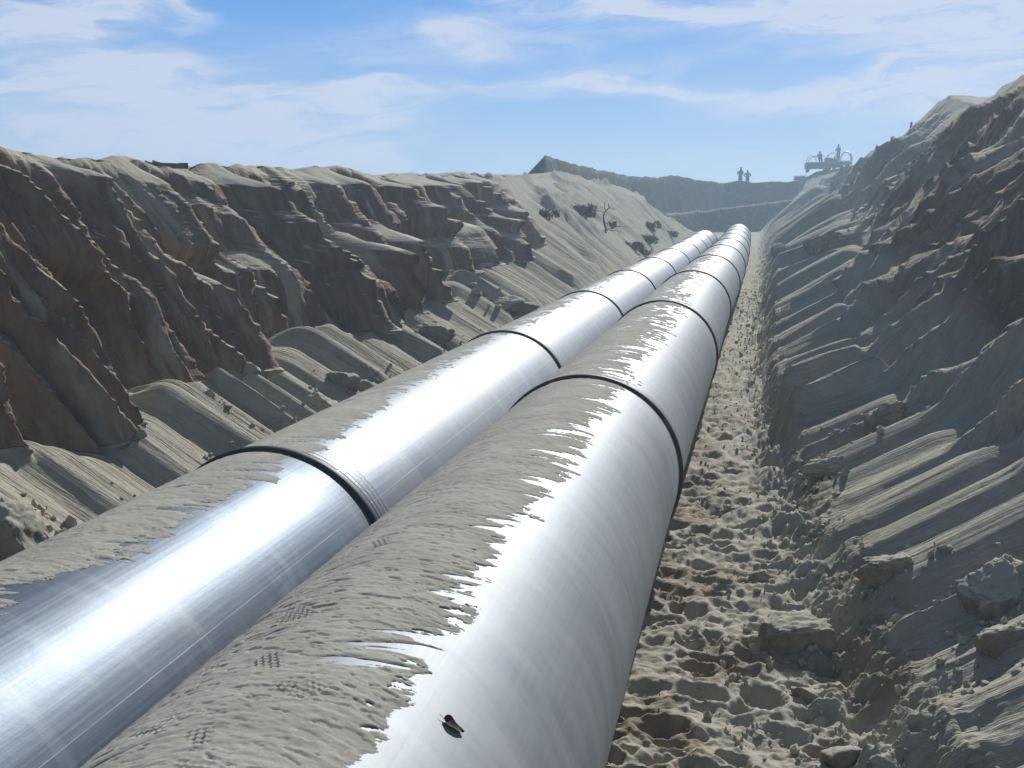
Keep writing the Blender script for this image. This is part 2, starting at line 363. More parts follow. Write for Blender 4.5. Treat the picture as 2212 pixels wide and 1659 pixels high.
    wig = .10*pn(yy*.5, x*.4, 1.0) + .025*pn(yy*2.2, x*.8, 4.0)
    r0 = 1.0*ridges(51, yy, .52, .032, .44, wig) + .45*ridges(52, yy, .17, .015, .45, wig*1.1) + .28*ridges(53, yy, .045, .006, .5, wig*1.3)
    wig2 = wig*1.5 + .25*(z-1.5)
    r1 = 1.05*ridges(54, yy, .55, .020, .82, wig2) + .7*ridges(55, yy, .20, .010, .78, wig2*1.2) + .4*ridges(56, yy, .08, .006, .7, wig2*1.5)
    up_ = sstep(u, 7.75, 8.2)
    r_ = (r0*(1-up_) + r1*up_)*np.interp(yy, [0, 5, 8.5, 13, 28, 75], [.62, .70, .90, 1.05, .95, .40])
    r_ = r_*(.45+1.1*(pn(yy*.3, 7.7, x*.25)+.42))
    Z[:, c] = z + w_*(r_-.35*(.5+.02*yy)*up_)*rcl; wR[:, c] = w_
    # flat tops
    for c, w0 in ((cols(1.4, 3.0), lambda u: sstep(u, 1.5, 2.6)), (cols(9, 10.6), lambda u: 1-sstep(u, 9.5, 10.5))):
        Z[:, c] += w0(U2[:, c])*(.10*fbm(X[:, c]*.6, Y[:, c]*.5, 0, 4) + .03*fbm(X[:, c]*2.5, Y[:, c]*2.5, 0, 2))
    c = cols(2.9, 3.15); Z[:, c] += .10*fbm(Y[:, c]*.9, 0, 3.3, 4)*np.exp(-((U2[:, c]-3.0)/.06)**2)
    c = cols(8.5, 10); Z[:, c] += sstep(U2[:, c], 8.5, 9)*(1-sstep(U2[:, c], 9.3, 10))*.20*fbm(Y[:, c]*.35, 1.2, 3.3, 5)
    # lumpy edge where the slides meet the trodden floor
    for c_, s_, a_ in ((5.0, .16, .10), (7.02, .17, .17)):
        c = cols(c_-.8, c_+.8)
        Z[:, c] += np.exp(-((U2[:, c]-c_)/s_)**2)*near*a_*np.maximum(fbm(X[:, c]*2.4, Y[:, c]*2.0, 1.0, 5, .62)+.12, -.1)
    # trodden path
    wp = sstep(U2, 5.9, 6.1)*(1-sstep(U2, 7.15, 7.4))
    c = cols(5.9, 7.4); Z[:, c] += wp[:, c]*(.035*fbm(X[:, c]*2.6, Y[:, c]*3.6, 0, 4, .6) + .012*fbm(X[:, c]*13, Y[:, c]*16, 0, 3, .6))
    # ---- far dune and the bench in front of it
    a = X/np.maximum(Y, 5)
    Yr = np.interp(a, FR[:, 0], FR[:, 1]); Zr = np.interp(a, FR[:, 0], FR[:, 2])
    Zr = Zr + .14*fbm(a*40, 0, 5.5, 4, .6)
    s = Yr - Y
    face = np.where(s > 0, Zr - np.where(s < 5, .95*s, .95*5+.70*(s-5)), Zr + .06*s)
    face = face + .10*fbm(X*.45, Y*.5, 3, 4)*(np.abs(s) < 12)
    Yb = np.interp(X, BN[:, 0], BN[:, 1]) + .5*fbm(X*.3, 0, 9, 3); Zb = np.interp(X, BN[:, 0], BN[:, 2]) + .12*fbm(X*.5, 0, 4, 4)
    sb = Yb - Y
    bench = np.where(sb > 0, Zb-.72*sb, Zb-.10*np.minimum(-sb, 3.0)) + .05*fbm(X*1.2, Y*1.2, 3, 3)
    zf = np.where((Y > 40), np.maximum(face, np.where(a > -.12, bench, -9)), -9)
    isfar = zf > Z
    Z = np.where(isfar, zf, Z)
    # ---- foot prints pressed into the path
    r = np.random.RandomState(12); PD = np.zeros_like(Z); RM = np.zeros_like(Z)
    for k in range(1500):
        py = 1.6 + 62*r.rand()**1.6; pc = np.interp(py, [13, 60], [0, .45])
        lo_, hi_ = -.70+pc, np.interp(py, *np.array(TOR).T[:2])+.12
        px = r.uniform(lo_, hi_); ang = r.normal(0, .45); k_ = r.uniform(.6, 1.5); L, W = r.uniform(.05, .09)*k_, r.uniform(.07, .14)*k_
        dep = r.uniform(.02, .06)*k_
        i0, i1 = np.searchsorted(YS, [py-.4, py+.4]); js = slice(sum(SEG[:6])-10, sum(SEG[:8]))
        dx = X[i0:i1, js]-px; dy = Y[i0:i1, js]-py
        u_ = (dx*math.cos(ang)+dy*math.sin(ang))/W; v_ = (-dx*math.sin(ang)+dy*math.cos(ang))/L
        rr = np.sqrt(u_*u_+v_*v_)
        PD[i0:i1, js] = np.maximum(PD[i0:i1, js]*(1-.8*np.exp(-((rr-1.3)/.3)**2)), dep*(1-sstep(rr, .6, 1.1)))
        RM[i0:i1, js] = np.maximum(RM[i0:i1, js]*sstep(rr, .5, 1.0), dep*.28*np.exp(-((rr-1.3)/.26)**2))
    Z = Z - PD + RM
    # ---- attributes
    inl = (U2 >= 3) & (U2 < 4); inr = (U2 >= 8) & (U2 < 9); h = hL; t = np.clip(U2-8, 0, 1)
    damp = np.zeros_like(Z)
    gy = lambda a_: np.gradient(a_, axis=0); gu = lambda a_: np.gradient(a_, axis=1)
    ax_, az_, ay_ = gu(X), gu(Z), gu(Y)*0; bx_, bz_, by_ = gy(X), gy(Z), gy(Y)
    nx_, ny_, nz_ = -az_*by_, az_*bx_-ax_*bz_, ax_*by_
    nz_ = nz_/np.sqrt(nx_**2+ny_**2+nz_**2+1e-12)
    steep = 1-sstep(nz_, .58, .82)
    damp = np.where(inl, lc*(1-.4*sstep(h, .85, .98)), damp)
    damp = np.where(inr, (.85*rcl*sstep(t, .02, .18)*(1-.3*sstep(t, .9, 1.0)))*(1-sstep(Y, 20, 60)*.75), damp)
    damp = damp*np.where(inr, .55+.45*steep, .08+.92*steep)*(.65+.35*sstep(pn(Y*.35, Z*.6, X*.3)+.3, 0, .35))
    pit = wp*.62*sstep(fbm(X*1.6, Y*1.3, 5, 4, .6), -.05, .30)*np.interp(Y, [0, 8, 25], [1, .8, .25])
    brush_shade = np.where(isfar, 1.0, 0.0)*np.where((zf == bench) & (sb < .2), .15, 1.0); damp = np.where(isfar, .0, np.maximum(damp, pit))  # brush cover plus painted shade: bench front dark, its lit crest kept pale
    fall = np.clip(wL*1.0 + wR + wS*.6, 0, 1)*(~isfar)
    V = np.stack([X, Y, Z], -1).reshape(-1, 3)
    ob = mesh_obj('ground', V, grid_faces(X.shape[0], X.shape[1]), SAND, None, True, {'damp': damp, 'fall': fall, 'brush_shade': brush_shade})
    tag(ob, 'sandy trench floor with steep crumbling banks, sand slides and far dunes', 'ground', kind='structure')
    return X, Y, Z
TX, TY, TZ = build_terrain()
CFIRST = sum(SEG[:2])
def ground_at(x, y):
    i = int(np.clip(np.searchsorted(YS, y), 1, len(YS)-1))
    best = -9
    for r_ in (i-1, i):
        xr = TX[r_]; s = np.argsort(xr, kind='stable'); best = max(best, float(np.interp(x, xr[s], TZ[r_][s])))
    return best
def px_ray(px, py):
    M = cam.rotation_euler.to_matrix()
    return (M @ Vector(((px-1106)/2200, -(py-829.5)/2200, -1))).normalized()
def spot(px, py, t0=2.0, t1=160, n=1500):
    """where the line of sight first meets the sand"""
    d = px_ray(px, py); prev = None
    for t in np.geomspace(t0, t1, n):
        p = Vector((0, 0, CAMZ)) + d*float(t)
        if p.z <= ground_at(p.x, p.y): return Vector((p.x, p.y, ground_at(p.x, p.y)))
    return p

# ------------------------------------------------------------------ the two pipelines
RP = [(-3,-1.13,.73),(7.3,-1.13,.73),(13,-1.03,.785),(19,-.97,.84),(25,-.84,.88),(30.7,-.73,.94),(36.6,-.66,.96),(42.5,-.60,1.01),(48.4,-.57,1.07),(54.3,-.55,1.12),(60,-.54,1.2),(63,-.53,1.12),(67,-.53,.7),(71,-.53,-.1),(75,-.53,-1.0)]
LP = [(-3,-2.58,.62),(5.1,-2.58,.62),(11,-2.61,.60),(17,-2.62,.60),(23,-2.60,.62),(29,-2.55,.64),(35,-2.49,.67),(40,-2.43,.72),(46,-2.40,.75),(52,-2.38,.79),(58,-2.33,.88),(61,-2.32,.80),(65,-2.3,.4),(69,-2.3,-.3),(73,-2.3,-1.2)]
RAD = .70
def smooth_path(tab, y):
    """averaged over a metre or two so that the joints do not kink"""
    y = np.asarray(y, float); a = np.array(tab); ks = np.linspace(-2.5, 2.5, 11)
    return np.mean([np.interp(y+k, a[:, 0], a[:, 1]) for k in ks], 0), np.mean([np.interp(y+k, a[:, 0], a[:, 2]) for k in ks], 0)

def pipe_material(name, left):
    m, T, b = principled(name)
    def A(n): q = T.new('ShaderNodeAttribute', attribute_name=n); return q.outputs['Fac']
    th, ax, bell = A('th'), A('ax'), A('bell')
    arc = T.m('MULTIPLY', th, RAD)
    V = T.comb(arc, ax, 2.0 if left else 7.0)
    lon = T.noise(T.comb(T.m('MULTIPLY', arc, 60), T.m('MULTIPLY', ax, .8), 1.0), 1.0, 5, .65, .1)      # drawn scratches along the pipe
    hoop = T.noise(T.comb(T.m('MULTIPLY', T.m('ADD', arc, T.m('MULTIPLY', ax, .35)), 1.5), T.m('MULTIPLY', T.m('SUBTRACT', ax, T.m('MULTIPLY', arc, .35)), 9), 4.0), 1.0, 5, .6, .3)
    patch = T.noise(V, 1.3, 5, .6, .4); fine = T.noise(V, 40, 4, .7)
    runs = T.noise(T.comb(T.m('MULTIPLY', arc, .9), T.m('MULTIPLY', ax, 6), 8.0), 1.2, 5, .62, .2)      # dusty runs down the flank
    if left: film = T.m('ADD', T.ramp(ax, 3.6, 9.5, .0, .72), T.m('MULTIPLY', T.ramp(runs, .5, .75), .25))
    else: film = T.m('ADD', .62, T.m('MULTIPLY', T.m('SUBTRACT', runs, .5), .6))
    film = T.m('ADD', film, T.m('MULTIPLY', T.m('SUBTRACT', patch, .5), .45), clamp=True)
    metal = T.mix(T.ramp(lon, .35, .7), (.115, .14, .175), (.165, .205, .255))
    metal = T.mix(T.m('MULTIPLY', T.ramp(patch, .4, .7), .4), metal, (.16, .165, .175))
    dust = T.mix(T.ramp(hoop, .25, .8), (.36, .395, .425), (.43, .465, .49))
    col = T.mix(film, metal, dust)
    col = T.mix(T.m('MULTIPLY', T.ramp(lon, .66, .74), .3), col, (.55, .56, .57))
    # the turned, finely grooved band beside the joint
    w = T.new('ShaderNodeTexWave', wave_type='BANDS', bands_direction='X'); T.put(w.inputs['Vector'], T.comb(T.m('MULTIPLY', ax, 1.0), arc, 0)); w.inputs['Scale'].default_value = 7
    w.inputs['Distortion'].default_value = 1.4; w.inputs['Detail'].default_value = 3; w.inputs['Detail Scale'].default_value = 3
    col = T.mix(T.m('MULTIPLY', bell, T.ramp(w.outputs['Fac'], .55, .95, 0, .85)), col, (.13, .13, .125))
    if not left:
        for y_, k_, w_, o_ in ((1.98, .10, .004, .55), (4.35, -.12, .004, .35), (6.1, .1, .005, .2), (10.2, .05, .006, .3)):
            dd = T.m('ABSOLUTE', T.m('SUBTRACT', ax, T.m('ADD', y_, T.m('MULTIPLY', T.m('SUBTRACT', arc, 1.6), k_))))
            col = T.mix(T.m('MULTIPLY', T.ramp(dd, w_*.4, w_, 1, 0), T.ramp(patch, .35, .6, .2, o_+.2)), col, (.16, .15, .14))
    else:
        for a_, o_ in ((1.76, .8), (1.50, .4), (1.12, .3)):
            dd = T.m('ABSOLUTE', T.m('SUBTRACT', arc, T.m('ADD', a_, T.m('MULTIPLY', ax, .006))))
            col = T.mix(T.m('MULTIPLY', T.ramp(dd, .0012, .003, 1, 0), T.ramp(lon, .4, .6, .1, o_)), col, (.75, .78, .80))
    T.put(b.inputs['Base Color'], col)
    T.put(b.inputs['Metallic'], T.m('SUBTRACT', .74, T.m('MULTIPLY', film, .56)))
    T.put(b.inputs['Roughness'], T.m('ADD', T.m('ADD', .50 if left else .56, T.m('MULTIPLY', film, .10)), T.m('MULTIPLY', T.m('SUBTRACT', lon, .5), .10)))
    h = T.m('ADD', T.m('MULTIPLY', lon, .0004), T.m('MULTIPLY', fine, .0005))
    h = T.m('ADD', h, T.m('MULTIPLY', patch, .004))
    h = T.m('ADD', h, T.m('MULTIPLY', T.m('MULTIPLY', bell, w.outputs['Fac']), .004))
    bp = T.new('ShaderNodeBump'); bp.inputs['Distance'].default_value = 1.0; bp.inputs['Strength'].default_value = .7
    T.put(bp.inputs['Height'], h); T.l.new(bp.outputs[0], b.inputs['Normal'])
    return m
RUBBER, T_, b_ = principled('rubber', Base_Color=(.035, .036, .04), Roughness=.55, Specular_IOR_Level=.4)
tc_ = T_.new('ShaderNodeTexCoord'); T_.put(b_.inputs['Base Color'], T_.mix(T_.ramp(T_.noise(tc_.outputs['Object'], 6, 5, .7), .5, .75), (.03, .031, .035), (.13, .12, .10)))

def tube(name, path, ys, rs, mat, parent, nseg=160, bell=None):
    ys = np.array(ys, float); rs = np.array(rs, float)
    cx, cz = smooth_path(path, ys); th = np.linspace(0, 2*np.pi, nseg, endpoint=False)
    X = cx[:, None]+rs[:, None]*np.cos(th); Z = cz[:, None]+rs[:, None]*np.sin(th); Y = np.repeat(ys[:, None], nseg, 1)
    # attribute th is unwrapped from the bottom so that its seam is buried
    tt = np.repeat(((th+np.pi/2) % (2*np.pi))[None], len(ys), 0)
    bl = np.zeros(len(ys)) if bell is None else np.array(bell, float)
    o = mesh_obj(name, np.stack([X, Y, Z], -1).reshape(-1, 3), grid_faces(len(ys), nseg, True)[:, ::-1], mat, parent, True,
                 {'th': tt, 'ax': Y, 'bell': np.repeat(bl[:, None], nseg, 1)})
    return o
def pipeline(path, first, left, label):
    root = empty('pipeline', (0, 0, 0), label=label, cat='pipeline', group='two parallel pipelines')
    mat = pipe_material('weathered_metal_left' if left else 'weathered_metal_right', left)
    js = [first-11.8, first-5.9]+[first+5.9*k for k in range(0, 13)]
    js = [j for j in js if -7 < j < 74]
    yend = 74
    for k, j in enumerate(js):
        a = j; b = js[k+1] if k+1 < len(js) else yend
        if b < -3: continue
        L = b-a
        ys = [a, a+.012, a+.02, a+.16, a+.23, a+.245] + list(np.linspace(a+.3, b-.02, 10)) + [b-.008]
        rs = [RAD-.012, RAD-.003, RAD+.002, RAD+.002, RAD+.002, RAD] + [RAD]*10 + [RAD-.006]
        bl = [1, 1, 1, 1, 1, 0] + [0]*11
        sec = tube('pipe_section', path, ys, rs, mat, root, 176, bl)
        # the black lip that closes the joint
        t = np.linspace(0, np.pi, 7)
        w, hgt = .032, .024
        tube('rubber_ring', path, [a-w]+list(a-w*np.cos(t))+[a+w], [RAD-.01]+list(RAD+.002+hgt*np.sin(t)**.7)+[RAD-.01], RUBBER, sec, 176)
    return root
pipeline(LP, 5.14, True, 'farther left pipeline of polished grey metal, half covered with blown sand')
pipeline(RP, 7.33, False, 'large dusty grey pipeline in the foreground beside the trodden sand path')

# ------------------------------------------------------------------ sand lying on the pipes
SAND_FILM = sand_material('sand_film', attr=False, scale=.22)
def _film():                                   # the thinning edge breaks up into single grains and flecks
    T = NT(SAND_FILM.node_tree); b = T.n['Principled BSDF']; q = T.new('ShaderNodeAttribute', attribute_name='cover'); tc = T.new('ShaderNodeTexCoord')
    n = T.m('ADD', T.m('MULTIPLY', T.noise(tc.outputs['Object'], 190, 3, .7), .7), T.m('MULTIPLY', T.noise(tc.outputs['Object'], 22, 5, .7), .9))
    mm = T.noise(tc.outputs['Object'], 3.5, 5, .65)
    c0 = T.mix(T.ramp(mm, .3, .7), (.325, .315, .27), (.42, .41, .36)); c0 = T.mix(T.ramp(T.noise(tc.outputs['Object'], 230, 2, .7), .35, .7, .0, .35), c0, (.20, .18, .14))
    T.put(b.inputs['Base Color'], c0)
    T.put(b.inputs['Alpha'], T.ramp(T.m('SUBTRACT', T.m('MULTIPLY', q.outputs['Fac'], 1.05), T.m('SUBTRACT', n, .62)), -.02, .06))
_film()
def sand_layer(path, edge, y0, y1, seed, fine, joints, label, treads=()):
    ys = [y0]
    while ys[-1] < y1: ys.append(ys[-1]+min(max(ys[-1]**2/fine, .0042), .12))
    ys = np.array(ys); nu = 380
    th = np.radians(np.linspace(34, 158, nu)); cx, cz = smooth_path(path, ys)
    Y = np.repeat(ys[:, None], nu, 1); TH = np.repeat(th[None], len(ys), 0); arc = TH*RAD; s = seed
    D = np.degrees(TH)
    e = np.interp(ys, *np.array(edge).T)[:, None]
    cov = np.interp(ys, [0, 7, 8.5, 20, 35, 60], [1, .86, .72, .55, .38, .22])[:, None]
    # fingers: fast variation along the pipe, slow down the flank
    yy = Y + .30*(TH-1.1)
    fing = 9.0*fbm(yy*1.9, arc*1.0, s, 3, .6) + (3.2+6*np.clip(pn(yy*1.6, arc, s+60)+.1, -.3, .6))*fbm(yy*8.5, arc*2.4, s+3, 5, .72) + 3.5*pn(yy*.9, 0, s+5)
    d1 = (D - (e + fing))/6.0                               # >0 on the sand
    d2 = ((158-11) - D + 7*fbm(yy*4, arc, s+8, 3))/7.0
    streaks = fbm(yy*13, arc*1.8, s+11, 4, .6)*1.0 + .55*fbm(yy*3, arc*2.2, s+12, 3)
    thin = np.clip((D-e)/26, 0, 1)
    holes = streaks + .50*thin + (cov-.62)*1.5 - .10
    flecks = fbm(yy*24, arc*10, s+70, 4, .7)*1.1 + 2.4*thin + .22 + .5*pn(yy*1.2, arc, s+71)
    T = np.minimum(np.minimum(d1, d2), np.minimum(np.minimum(holes*1.8, 1.6), flecks*2.5))
    t = np.clip(T, -1, 1.2)
    height = .0016 + .0032*np.clip(t, 0, 1) + .0022*fbm(yy*4, arc*2.2, s+20, 3, .5)
    # little scarps and wind ripples crossing the crest
    rip = fbm(Y*6 + 1.3*arc, arc*3.0, s+30, 4, .6, True)
    calm = sstep(fbm(Y*1.3, arc*1.5, s+31, 3), -.02, .32)
    height = height + .007*np.maximum(rip-.80, 0)*calm + .0022*fbm(Y*34, arc*14, s+33, 2)
    pits = np.maximum(fbm(Y*11 + .5*arc, arc*4.0, s+40, 5, .72)-.33, 0)*(.08+1.1*calm) + .9*np.maximum(fbm(Y*30, arc*11, s+41, 3, .6)-.42, 0)
    height = height + .0012*fbm(Y*70, arc*40, s+44, 2) - .034*np.minimum(pits, .25)
    for (deg, py, W, L, ang) in treads:
        u_ = (Y-py); v_ = (D-deg)*math.pi/180*RAD
        a_ = u_*math.cos(ang)+v_*math.sin(ang); b_ = -u_*math.sin(ang)+v_*math.cos(ang)
        m_ = (1-sstep(np.abs(a_)/L, .75, 1.0))*(1-sstep(np.abs(b_)/W, .75, 1.0))*sstep(fbm(Y*6, arc*6, s+50, 2), -.35, .0)
        ptn = np.minimum(np.abs(np.sin(a_*math.pi/.023)), 1)*np.minimum(np.abs(np.sin(b_*math.pi/.019)), 1)
        height = height*(1-m_) + m_*(-.002 + .0115*(1-np.sqrt(ptn)))
    # every joint keeps its lip clear
    for j in joints:
        height = height - .02*np.exp(-(((Y-j)/.035)**2))
    r = RAD + np.where(T > 0, np.maximum(height, .0012)*sstep(T, 0, .5), -.006*sstep(-T, 0, .3) - .0005)
    X = cx[:, None]+r*np.cos(TH); Z = cz[:, None]+r*np.sin(TH)
    on = T > -.35
    keep = on[:-1, :-1] | on[1:, :-1] | on[:-1, 1:] | on[1:, 1:]
    f = grid_faces(len(ys), nu, False, keep)[:, ::-1]
    used = np.unique(f); rem = np.full(len(ys)*nu, -1, np.int64); rem[used] = np.arange(len(used))
    V = np.stack([X, Y, Z], -1).reshape(-1, 3)[used]
    o = mesh_obj('sand', V, rem[f], SAND_FILM, None, True, {'cover': T.ravel()[used]})
    return tag(o, label, 'sand', kind='stuff')
RJ = [7.33+5.9*k for k in range(10)]; LJ = [5.14+5.9*k for k in range(10)]
sand_layer(RP, [(1.2,62),(2.1,63),(2.5,66),(3.3,67),(3.7,67),(4.4,62.5),(5.1,61.5),(6.9,62),(8,66),(10,60),(13,62),(20,66),(60,70)], 1.25, 60, 3.0, 2200, RJ,
           'thin layer of blown sand with boot prints along the top of the near right pipeline',
           treads=((107, 2.82, .06, .10, .3), (88.5, 2.24, .065, .075, .1), (100, 2.42, .05, .07, .5), (84, 2.30, .035, .05, -.2), (112, 2.1, .05, .06, 0), (118, 2.45, .045, .07, .2), (97, 2.0, .04, .05, .4), (92, 1.9, .05, .05, 0), (105, 3.5, .04, .06, .5)))
sand_layer(LP, [(2.2,84),(2.9,79),(3.4,72),(3.7,71),(4.4,72),(5,70.5),(5.4,69),(7,79),(10,82),(13,78),(18,76),(60,80)], 2.2, 56, 44.0, 1500, LJ,
           'thin layer of blown sand lying along the top of the farther left pipeline')

# ------------------------------------------------------------------ clods of damp sand broken off the banks
DAMP = sand_material('damp_sand', attr=False, scale=1.0)
def _damp_tint():
    T = NT(DAMP.node_tree); b = T.n['Principled BSDF']; tc = T.new('ShaderNodeTexCoord')
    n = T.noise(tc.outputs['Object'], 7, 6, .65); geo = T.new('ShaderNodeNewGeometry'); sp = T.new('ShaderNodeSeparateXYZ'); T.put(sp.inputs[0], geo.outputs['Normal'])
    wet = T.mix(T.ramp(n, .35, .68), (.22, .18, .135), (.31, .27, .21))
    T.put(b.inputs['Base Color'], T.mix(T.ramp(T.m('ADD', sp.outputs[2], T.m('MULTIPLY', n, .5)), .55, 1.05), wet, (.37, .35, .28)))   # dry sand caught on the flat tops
_damp_tint()
def clod(loc, size, seed, label, cuts=5, flat=.0, rz=0.0, sub=5, group=None):
    r = random.Random(seed); bm = bmesh.new(); bmesh.ops.create_icosphere(bm, subdivisions=sub, radius=1.0)
    P = np.array([v.co[:] for v in bm.verts]); o = seed*3.7
    rad = 1 + .30*fbm(P[:, 0]*1.1+o, P[:, 1]*1.1, P[:, 2]*1.1, 3); P = P*rad[:, None]
    for k in range(cuts):
        n = Vector((r.uniform(-1, 1), r.uniform(-1.2, .6), r.uniform(-.5, .9))).normalized() if k else Vector((-.15, -1, .12)).normalized()
        n = np.array(n); dd = r.uniform(.45, .75); q = P@n - dd; P = P - np.where(q > 0, q*.93, 0)[:, None]*n
    rough = .11*fbm(P[:, 0]*3+o, P[:, 1]*3, P[:, 2]*1.6, 5, .68) + .07*fbm(P[:, 0]*11+o, P[:, 1]*11, P[:, 2]*7, 3, .6, True)
    P = P*(1+rough[:, None])
    for v, p in zip(bm.verts, P): v.co = (p[0]*size[0], p[1]*size[1], p[2]*size[2])
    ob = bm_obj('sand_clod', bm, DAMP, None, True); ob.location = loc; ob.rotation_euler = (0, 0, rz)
    return tag(ob, label, 'sand clod', group)
CG = 'sand clods broken off the banks'
for px, py, sz, sd_, dz, rz, lab in [
    (1705, 1400, (.26, .20, .26), 1, .08, .1, 'large upright clod of damp sand with a dark flat face beside the path'),
    (1925, 1225, (.19, .10, .10), 2, .0, .3, 'wide dark clod lying across the sand slide right of the path'),
    (1640, 1250, (.075, .07, .06), 3, .0, 0, 'small crumbly clod on the path edge above the large upright clod'),
    (2040, 1190, (.05, .045, .045), 4, .0, 0, 'small brown clod on a bright slide up from the wide dark clod'),
    (2175, 1260, (.22, .18, .22), 6, -.06, .2, 'tall brown fluted clod stuck in the slope at the right edge'),
    (2170, 1390, (.16, .10, .10), 7, .0, .5, 'dark crumbling clod at the right edge below the tall fluted one'),
    (1930, 905, (.26, .20, .17), 8, .0, .3, 'broad slab of sand with a sharp lit rim below the right cliff'),
    (1800, 1010, (.30, .11, .09), 9, .0, .4, 'long crumbly clod heap stretched down the slope below the broad slab'),
    (1705, 1105, (.11, .09, .08), 10, .0, 0, 'squat clod at the foot of the slope below the long crumbly heap'),
    (1830, 1640, (.11, .09, .07), 11, .0, .4, 'rough brown clod at the bottom edge of the photo on the path side'),
    (1925, 1655, (.10, .07, .06), 12, .0, .1, 'low brown clod at the bottom edge at the tip of the bright slide'),
    (1740, 1500, (.09, .07, .07), 13, .0, .1, 'knobbly clod heap below the large upright clod'),
    (1640, 1590, (.08, .07, .05), 14, .0, .6, 'small clod between two deep foot prints near the bottom edge'),
    (1900, 1425, (.035, .03, .03), 15, .0, 0, 'tiny clod alone on the dark slope right of the large upright clod'),
    (20, 1150, (.40, .30, .28), 21, -.05, .2, 'big dark clod beside the left pipeline at the left edge'),
    (690, 880, (.28, .22, .16), 22, .0, .3, 'dark angular clod against the left pipeline, lowest of three'),
    (735, 825, (.22, .2, .15), 23, .0, .7, 'dark angular clod against the left pipeline, uppermost of three'),
    (795, 850, (.2, .2, .13), 24, .0, .1, 'dark angular clod against the left pipeline, rightmost of three'),
    (452, 855, (.07, .06, .055), 25, .0, 0, 'small reddish clod at the top of a left sand slide'),
    (490, 880, (.05, .05, .04), 26, .0, 0, 'very small clod just below the small reddish one on the left slide'),
    (930, 725, (.42, .30, .2), 27, .0, .2, 'flat dark block of sand on the left slope above the second joint'),
    (1085, 660, (.7, .5, .22), 28, -.05, .2, 'broad dark mound of sand resting behind the left pipeline'),
    (1680, 546, (.26, .26, .24), 29, .05, .1, 'square dark clod alone on the pale far right slope'),
    (1785, 530, (.45, .4, .4), 30, -.1, .3, 'steep dark block standing out of the pale far right slope')]:
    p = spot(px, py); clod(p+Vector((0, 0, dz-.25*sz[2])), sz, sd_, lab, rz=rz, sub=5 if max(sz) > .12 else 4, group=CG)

def crumbs():
    r = np.random.RandomState(77); ico = bmesh.new(); bmesh.ops.create_icosphere(ico, subdivisions=1, radius=1.0)
    IV = np.array([v.co[:] for v in ico.verts]); IF = np.array([[v.index for v in f.verts] for f in ico.faces]); ico.free()
    V, Fc = [], []; n = 0
    cl = [o for o in C.objects if o.name.startswith('sand_clod')]
    pts = []
    for k in range(2600):
        y = 1.9 + 30*r.rand()**2.2; e = np.interp(y, *np.array(TOR).T[:2])
        if r.rand() < .55: x = r.normal(e+.10, .16)
        else: x = r.uniform(-.4, e+.3)
        pts.append((x, y, r.uniform(.003, .012)*(1+.05*y)*(2.2 if r.rand() < .06 else 1)))
    for k in range(900):
        y = 5.5 + 14*r.rand()**1.4; pts.append((r.normal(-4.0, .25), y, r.uniform(.008, .03)))
    for o in cl:
        R_ = o.dimensions.x*.5
        for k in range(36 if o.location.y < 20 else 8):
            pts.append((o.location.x + r.normal(-.6 if o.location.x > 0 else .6, .9)*R_, o.location.y + r.normal(-.2, .9)*R_, R_*r.uniform(.03, .14)))
    for x, y, s_ in pts:
        z = ground_at(x, y)
        a = r.uniform(.6, 1.3, (len(IV), 1))
        V.append(IV*a*s_*r.uniform(.7, 1.2, (1, 3)) + (x, y, z+s_*.3)); Fc.append(IF+n); n += len(IV)
    o = mesh_obj('sand_crumbs', np.concatenate(V), np.concatenate(Fc), SAND_THIN, None, False)
    tag(o, 'loose crumbs of sand scattered over the path and around the clods', 'sand crumbs', kind='stuff')
crumbs()

# ------------------------------------------------------------------ shrubs on the pale left slope
SHR = .62
LEAF, T_, b_ = principled('dusty_foliage', Roughness=.8, Base_Color=(.075, .08, .045))
oi = T_.new('ShaderNodeTexCoord'); T_.put(b_.inputs['Base Color'], T_.mix(T_.ramp(T_.noise(oi.outputs['Object'], 6, 4, .6), .4, .62), (.07, .075, .05), (.19, .185, .11)))
BARK, _, _ = principled('dry_wood', Roughness=.9, Base_Color=(.10, .085, .07))
def tubes(name, paths, mat, parent, seg=6):
    V, Fc = [], []; n = 0
    for pts in paths:
        pts = [(Vector(p), r_) for p, r_ in pts]
        for i, (p, r_) in enumerate(pts):
            d = (pts[min(i+1, len(pts)-1)][0]-pts[max(i-1, 0)][0]).normalized()
            a = d.orthogonal().normalized(); b = d.cross(a)
            for k in range(seg):
                t = 2*math.pi*k/seg; V.append(p + (a*math.cos(t)+b*math.sin(t))*r_)
        for i in range(len(pts)-1):
            for k in range(seg):
                Fc.append((n+i*seg+k, n+i*seg+(k+1) % seg, n+(i+1)*seg+(k+1) % seg, n+(i+1)*seg+k))
        n += len(pts)*seg
    return mesh_obj(name, [tuple(v) for v in V], Fc, mat, parent, True)
def twig(r, p, d, L, r0, depth, out, droop=0):
    pts = [(p.copy(), r0)]; q = p.copy(); dd = d.copy(); n = 5
    for i in range(n):
        dd = (dd + Vector((r.uniform(-.35, .35), r.uniform(-.35, .35), r.uniform(-.2, .3)-droop*i*.2))).normalized(); q = q + dd*L/n
        pts.append((q.copy(), r0*(1-.75*(i+1)/n)))
        if depth and i >= 1:
            for _ in range(r.choice([1, 2])):
                twig(r, q, (dd + Vector((r.uniform(-1, 1), r.uniform(-1, 1), r.uniform(-.3, .8)))).normalized(), L*.5, r0*.5*(1-.6*i/n), depth-1, out, droop)
    out.append(pts)
